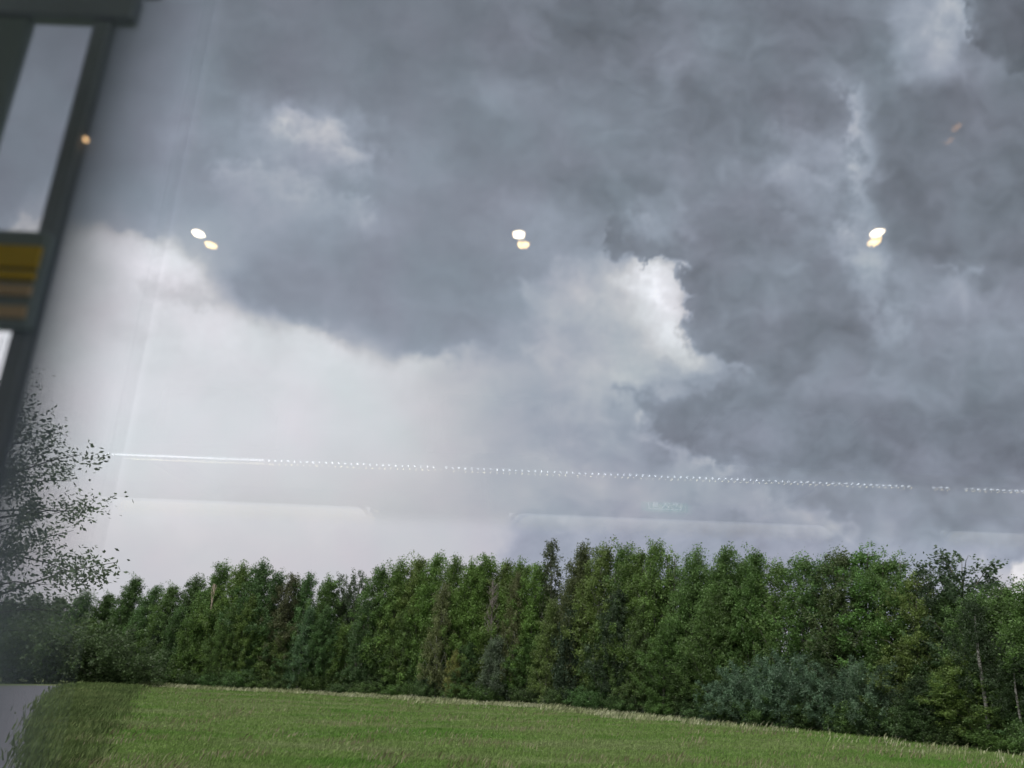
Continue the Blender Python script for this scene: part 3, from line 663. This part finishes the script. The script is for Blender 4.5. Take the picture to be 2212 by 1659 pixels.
tag(poly5('seed_heads', V, F, grass_mat('pale_seed_heads', (.20,.19,.10), (.26,.25,.14), (.32,.30,.2), .5)), 'scattered pale seed heads over the meadow', 'grass', kind='stuff')

# ---------- trackside frame close outside the window ----------
steel = simple('dark_painted_steel', (.36,.40,.50), .6, 0, .25, 12); steel2 = simple('green_grey_paint', (.34,.40,.46), .6, 0, .2, 9)
amber = simple('amber_paint', (.95,.60,.10), .55, 0, .2, 20); salmon = simple('faded_orange_paint', (.92,.64,.46), .6, 0, .2, 20)
YM = .58; KM = YM/.76
xa = at_y(158, 360, YM).x; xl = at_y(68, 149, YM).x-.03
zt = at_y(160, 8, YM).z; zb1 = at_y(160, 48, YM).z
fr_ = empty('trackside_frame', (xa-.05, YM, 1.0), 'dark steel frame with a broad amber-striped panel, close outside the window at the left edge', 'frame')
def FB(*a, bev=.003):
    q = MB().box(*a, bev=bev); q.v = [(x-(xa-.05), y-YM, z-1.0) for x, y, z in q.v]; return q
FB(xa-.0165*KM, xa+.0065*KM, YM-.006, YM+.006, 1.0, zb1).build('post', steel, fr_)
FB(xl-.02*KM, xl+.026*KM, YM-.006, YM+.006, 1.0, zb1).build('post', steel2, fr_)
FB(xl-.12*KM, xa+.03*KM, YM-.008, YM+.008, zb1, zt+.008).build('beam', steel, fr_)
FB(xl-.12*KM, xa+.052*KM, YM-.008, YM+.008, zt+.012, zt+.05).build('cap_rail', steel2, fr_)
z = lambda py: at_y(80, py, YM-.022).z
pn = FB(xl-.30*KM, xa+.012*KM, YM-.020, YM-.0065, z(706), z(493)).build('sign_panel', steel2, fr_)
def band_(x0, x1, p0, p1, mt, nm='stripe'):
    FB(x0, x1, YM-.024, YM-.0205, z(p1), z(p0), bev=0).build(nm, mt, pn)
band_(xl-.29*KM, xa+.009*KM, 534, 580, amber); band_(xl-.29*KM, xa+.009*KM, 588, 606, amber); band_(xl-.29*KM, xa+.009*KM, 618, 640, salmon); band_(xl+.0*KM, xa+.009*KM, 664, 688, salmon)
for nm, x0, x1, z0, z1, n_ in (('veil_wires', xl+.026*KM, xa-.0165*KM, z(490), zb1, 30), ('veil_wires', xl-.2*KM, xa-.0165*KM, 1.6, z(706), 62), ('veil_wires', xa+.0065*KM, xa+.125*KM, 1.4, zt+.011, 74)):  # fine wires added as a grey veil; right strip imitates the post's motion smear
    wm = MB()
    for i in range(n_):
        u = (i+.5)/n_; x = x0+(x1-x0)*(u if x0 < xa else 1-math.sqrt(1-u)); wq = .0002 if x0 < xa else .0001; wm.box(x-wq, x+wq, YM-.0003, YM+.0003, z0, z1)
    wm.v = [(x-(xa-.05), y-YM, zz-1.0) for x, y, zz in wm.v]; wm.build(nm, steel, fr_)
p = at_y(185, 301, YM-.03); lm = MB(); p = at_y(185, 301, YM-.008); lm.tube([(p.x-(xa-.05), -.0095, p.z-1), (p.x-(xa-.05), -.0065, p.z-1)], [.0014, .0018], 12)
lm.build('reflection_dot', simple('amber_glow', (.9,.5,.2), .4, emit=(1, .62, .30), strength=1.3), fr_)  # added glowing dot in place of a coach lamp's reflection; no lamp here

# ---------- the railway coach behind the camera; its lamps mirror in the upper window pane ----------
GY0 = .45
def mirror(px, py, zrel=None, yv=None):
    """real point in the coach whose mirror image in the pane shows at px, py"""
    d = ray(px, py); t = (zrel/d.z) if zrel is not None else yv/d.y
    return Vector((d.x*t, 2*GY0-d.y*t, EYE+d.z*t))
def pane_mat(name, f, tint):
    m = bpy.data.materials.new(name); m.use_nodes = True; t = m.node_tree; t.nodes.clear()
    tr = t.nodes.new('ShaderNodeBsdfTransparent'); tr.inputs[0].default_value = (.995,.998,.997,1); gl = t.nodes.new('ShaderNodeBsdfGlossy'); gl.inputs['Roughness'].default_value = 0; gl.inputs['Color'].default_value = tint+(1,)
    mx = t.nodes.new('ShaderNodeMixShader'); mx.inputs[0].default_value = f; o = t.nodes.new('ShaderNodeOutputMaterial')
    t.links.new(tr.outputs[0], mx.inputs[1]); t.links.new(gl.outputs[0], mx.inputs[2]); t.links.new(mx.outputs[0], o.inputs[0]); return m
x0 = at_y(335, 500, GY0).x; zb = at_y(1106, 1122, GY0).z
wp = empty('window_pane', (.25, GY0, zb), 'clear double-glazed upper train window pane with warm ceiling lamps mirrored in it', 'window')
def pane(y, name, mt, yaw, tilt):
    b = MB().box(x0-.25, .60, 0, .005, 0, 4.14-zb, bev=0); o = b.build(name, mt, wp); o.location = (0, y-GY0, 0); o.rotation_euler = (R(tilt), 0, R(yaw)); return o
pane(GY0, 'inner_glass', pane_mat('glass_inner', .045, (1,1,1)), 0, 0)
pane(GY0+.022, 'outer_glass', pane_mat('glass_outer', .028, (1,.84,.50)), -.27, 0)
liner = simple('coach_liner', (.78,.79,.78), .7); dark = simple('coach_floor', (.32,.33,.35), .7)
ch = empty('railway_coach', (0, -1.0, 2.25), 'railway coach interior around the camera, seen only mirrored in the window', 'coach')
def CB(*a, bev=0.0):
    q = MB().box(*a, bev=bev); q.v = [(x, y+1.0, z-2.25) for x, y, z in q.v]; return q
L0, L1, YF = -5.0, 5.0, -2.45
CZ = EYE+.95
CB(L0, L1, YF-.08, .52, CZ, CZ+.12).build('ceiling', liner, ch)
CB(L0, L1, YF-.08, .52, 2.12, 2.25).build('floor', dark, ch)
nw = CB(L0, -.95, .40, .50, 2.25, CZ-.002)
for a in ((.86, L1, .40, .50, 2.25, CZ-.002), (-.948, .858, .40, .50, 2.25, 3.05), (-.948, .858, .40, .50, 4.15, CZ-.002)):
    q = CB(*a); n_ = len(nw.v); nw.v += q.v; nw.f += [tuple(i+n_ for i in f) for f in q.f]
nw.build('window_wall', liner, ch)
CB(L0-.05, L0, YF, .50, 2.25, CZ-.002).build('end_wall', liner, ch); CB(L1, L1+.05, YF, .50, 2.25, CZ-.002).build('end_wall', liner, ch)
# far wall with round-cornered windows
wt = [mirror(1100, 1102, yv=2*GY0-YF), mirror(1800, 1131, yv=2*GY0-YF), mirror(800, 1087, yv=2*GY0-YF)]
ztop = (wt[0].z+wt[1].z)/2; zlow = ztop-1.05
wins = [(wt[0].x, wt[1].x), (wt[2].x-1.6, wt[2].x), (wt[1].x+.45, wt[1].x+2.0)]
fw = MB(); xs_ = sorted(v for w_ in wins for v in w_); segs = [(L0, xs_[0]), (xs_[1], xs_[2]), (xs_[3], xs_[4]), (xs_[5], L1)]
for a, b in segs: q = CB(a, b, YF-.06, YF, zlow, ztop); n_ = len(fw.v); fw.v += q.v; fw.f += [tuple(i+n_ for i in f) for f in q.f]
for a in ((L0, L1, YF-.06, YF, 2.25, zlow-.001), (L0, L1, YF-.06, YF, ztop+.001, CZ-.002)): q = CB(*a); n_ = len(fw.v); fw.v += q.v; fw.f += [tuple(i+n_ for i in f) for f in q.f]
fw.build('far_wall', liner, ch)
trim = simple('white_window_trim', (.75,.76,.74), .3)
for a, b in wins:
    r_ = .07; pts = []
    for cx, cz, a0 in ((b-r_, ztop-r_, 0), (a+r_, ztop-r_, 90), (a+r_, zlow+r_, 180), (b-r_, zlow+r_, 270)):
        for k in range(7): t_ = R(a0+k*15); pts.append((cx+r_*math.cos(t_), YF+.006+1.0, cz+r_*math.sin(t_)-2.25))
    MB().tube(pts+[pts[0]], .009, 6, cap=False).build('window_trim', trim, ch)
# luggage rack with its lamp strip
yr = -1.85; s0 = mirror(40, 978, yv=2*GY0-yr); s1 = mirror(2212, 1057, yv=2*GY0-yr); zr = (s0.z+s1.z)/2
rk = empty('luggage_rack', (0, YF, zr), 'luggage rack of the coach with two rows of tiny white lamps under its edge', 'rack')
def RB(*a, bev=0.0):
    q = MB().box(*a, bev=bev); q.v = [(x, y-YF, z-zr) for x, y, z in q.v]; return q
RB(L0, L1, YF+.001, yr-.012, zr+.03, zr+.045).build('shelf', liner, rk); RB(L0, L1, yr-.012, yr+.012, zr+.006, zr+.05, bev=.004).build('edge_rail', liner, rk)
for k in range(9): RB(L0+.3+k*1.15, L0+.33+k*1.15, YF+.001, yr-.02, zr-.02, zr+.029).build('bracket', dark, rk)
led = MB(); gaps = [mirror(a, 1040, yv=2*GY0-yr).x for a in (942, 956, 1968, 2014, 2046, 2076)]
xleft = mirror(560, 1000, yv=2*GY0-yr).x; x = s0.x
while x < s1.x+.6:
    if not any(gaps[i] < x < gaps[i+1] for i in (0, 2, 4)): 
        q = RB(x-.0021, x+.0021, yr-.002, yr+.002, zr+.001, zr+.0036); n_ = len(led.v); led.v += q.v; led.f += [tuple(i+n_ for i in f) for f in q.f]
    x += .0222 if x > xleft else .0105
led.build('lamp_strip', simple('white_led', (1,1,1), .4, emit=(.88,.94,1.0), strength=9.0), rk)['kind'] = 'stuff'
# ceiling lamps
warm = simple('lamp_lens', (1,1,1), .4, emit=(1, .82, .56), strength=35.0); rim = simple('lamp_rim', (.5,.5,.5), .3, .8)
for px, py, lab in [(427,503,'warm round ceiling lamp mirrored at the left of the window'),(1121,505,'warm round ceiling lamp mirrored in the middle of the window'),(1897,501,'warm round ceiling lamp mirrored at the right of the window')]:
    P = mirror(px, py, zrel=.945); r_ = empty('ceiling_lamp', (P.x, P.y, CZ), lab, 'lamp', 'mirrored ceiling lamps')
    MB().tube([(0, 0, -.006), (0, 0, -.0005)], [.0135, .0142], 24).build('lens', warm, r_)
    MB().tube([(.0165*math.cos(a*.2618), .0165*math.sin(a*.2618), -.003) for a in range(25)], .0022, 6, cap=False).build('ring', rim, r_)
P = mirror(2070, 275, zrel=.945); r_ = empty('indicator_lamp', (P.x, P.y, CZ), 'tiny faint amber indicator lamp mirrored at the upper right', 'lamp')
MB().tube([(0, 0, -.004), (0, 0, -.0005)], [.0055, .006], 12).build('lens', simple('amber_lens', (1,.6,.3), .4, emit=(1, .55, .25), strength=2.2), r_)
# bags on the rack
def bag(name, pa, pb, ptop, y0, y1, mat, lab, cat, bumps=None):
    A = mirror(pa, ptop+60, yv=2*GY0-y1); B = mirror(pb, ptop+60, yv=2*GY0-y1); T = mirror((pa+pb)/2, ptop, yv=2*GY0-y1)
    xa_, xb_ = min(A.x, B.x), max(A.x, B.x); zc = zr+.046; r = empty(name, ((xa_+xb_)/2, (y0+y1)/2, zc), lab, cat)
    hw, hd, hh = (xb_-xa_)/2, (y1-y0)/2, T.z-zc
    MB().box(-hw, hw, -hd, hd, .001, hh, bev=min(hw, hd, hh)*.28).build('body', mat, r)
    return r, hw, hd, hh
cloth = simple('black_cloth', (.018,.018,.022), .9, 0, .3, 30); cloth2 = simple('brown_cloth', (.05,.035,.03), .9, 0, .3, 30)
r, hw, hd, hh = bag('suitcase', 922, 1196, 812, -2.38, -1.92, cloth, 'dark suitcase on the luggage rack, mirrored faintly in the middle', 'suitcase')
MB().tube([(hw*.55, hd*.2, hh), (hw*.6, hd*.2, hh+.03), (hw*.9, hd*.2, hh+.03), (hw*.95, hd*.2, hh)], .009, 8).build('handle', cloth, r)
r, hw, hd, hh = bag('duffel_bag', 1540, 1850, 832, -2.36, -1.94, cloth2, 'long soft travel bag on the luggage rack, right of the suitcase', 'bag')
MB().tube([(hw*.6, 0, hh*.95), (hw*.75, 0, hh+.04), (hw*.95, 0, hh*.9)], .010, 8).build('strap', cloth2, r)
for pa, pb, pt, lab in ((1876,2030,868,'round rucksack on the rack beside the travel bag, left of two'),(2032,2205,864,'round rucksack on the rack, rightmost')):
    r, hw, hd, hh = bag('rucksack', pa, pb, pt, -2.36, -1.95, cloth, lab, 'rucksack')
    MB().tube([(hw*.1, 0, hh*.97), (hw*.2, 0, hh+.035), (hw*.4, 0, hh*.97)], .007, 8).build('strap', cloth, r)
r, hw, hd, hh = bag('holdall', 335, 545, 790, -2.36, -1.95, cloth2, 'rounded brown holdall on the rack, mirrored at the left', 'bag')
MB().tube([(-hw*.3, 0, hh*.97), (0, 0, hh+.05), (hw*.3, 0, hh*.97)], .009, 8).build('handle', cloth2, r)
# escape sign on the far wall
A = mirror(1385, 1068, yv=2*GY0-YF); B = mirror(1486, 1110, yv=2*GY0-YF)
sg = empty('exit_sign', ((A.x+B.x)/2, YF, (A.z+B.z)/2), 'small green and white escape route sign above the far coach window', 'sign')
hw = abs(B.x-A.x)/2; hz = abs(A.z-B.z)/2*.8
MB().box(-hw, hw, .001, .012, -hz, hz).build('board', simple('sign_green', (.04,.32,.2), .5, emit=(.04,.5,.3), strength=.5), sg)
wh = simple('sign_white', (.8,.85,.82), .5, emit=(.8,1,.9), strength=.9)
mk = MB(); u = hz
def sp(pts): mk.prism([(x*u, z_*u) for x, z_ in pts], .0125, .0145)
sp([(-2.3,.85),(2.3,.85),(2.3,.75),(-2.3,.75)]); sp([(-2.3,-.75),(2.3,-.75),(2.3,-.85),(-2.3,-.85)]); sp([(-2.3,.75),(-2.2,.75),(-2.2,-.75),(-2.3,-.75)]); sp([(2.2,.75),(2.3,.75),(2.3,-.75),(2.2,-.75)])
sp([(-1.7,.5),(-1.0,.5),(-1.0,-.5),(-1.7,-.5)]); sp([(.2,.62),(.42,.62),(.42,.42),(.2,.42)]); sp([(-.1,.38),(.35,.38),(.2,-.1),(-.1,-.1)]); sp([(-.1,-.1),(.2,-.1),(-.3,-.6),(-.5,-.5)]); sp([(.1,-.1),(.3,-.1),(.65,-.55),(.5,-.62)]); sp([(.35,.35),(.75,.05),(.65,-.05),(.28,.2)])
sp([(1.1,.12),(1.5,.12),(1.5,.4),(2.0,0),(1.5,-.4),(1.5,-.12),(1.1,-.12)])
mk.build('pictogram', wh, sg)
for o in list(col.objects):
    if o.type == 'MESH' and o.data and len(o.data.polygons) == 0: print('EMPTY', o.name)
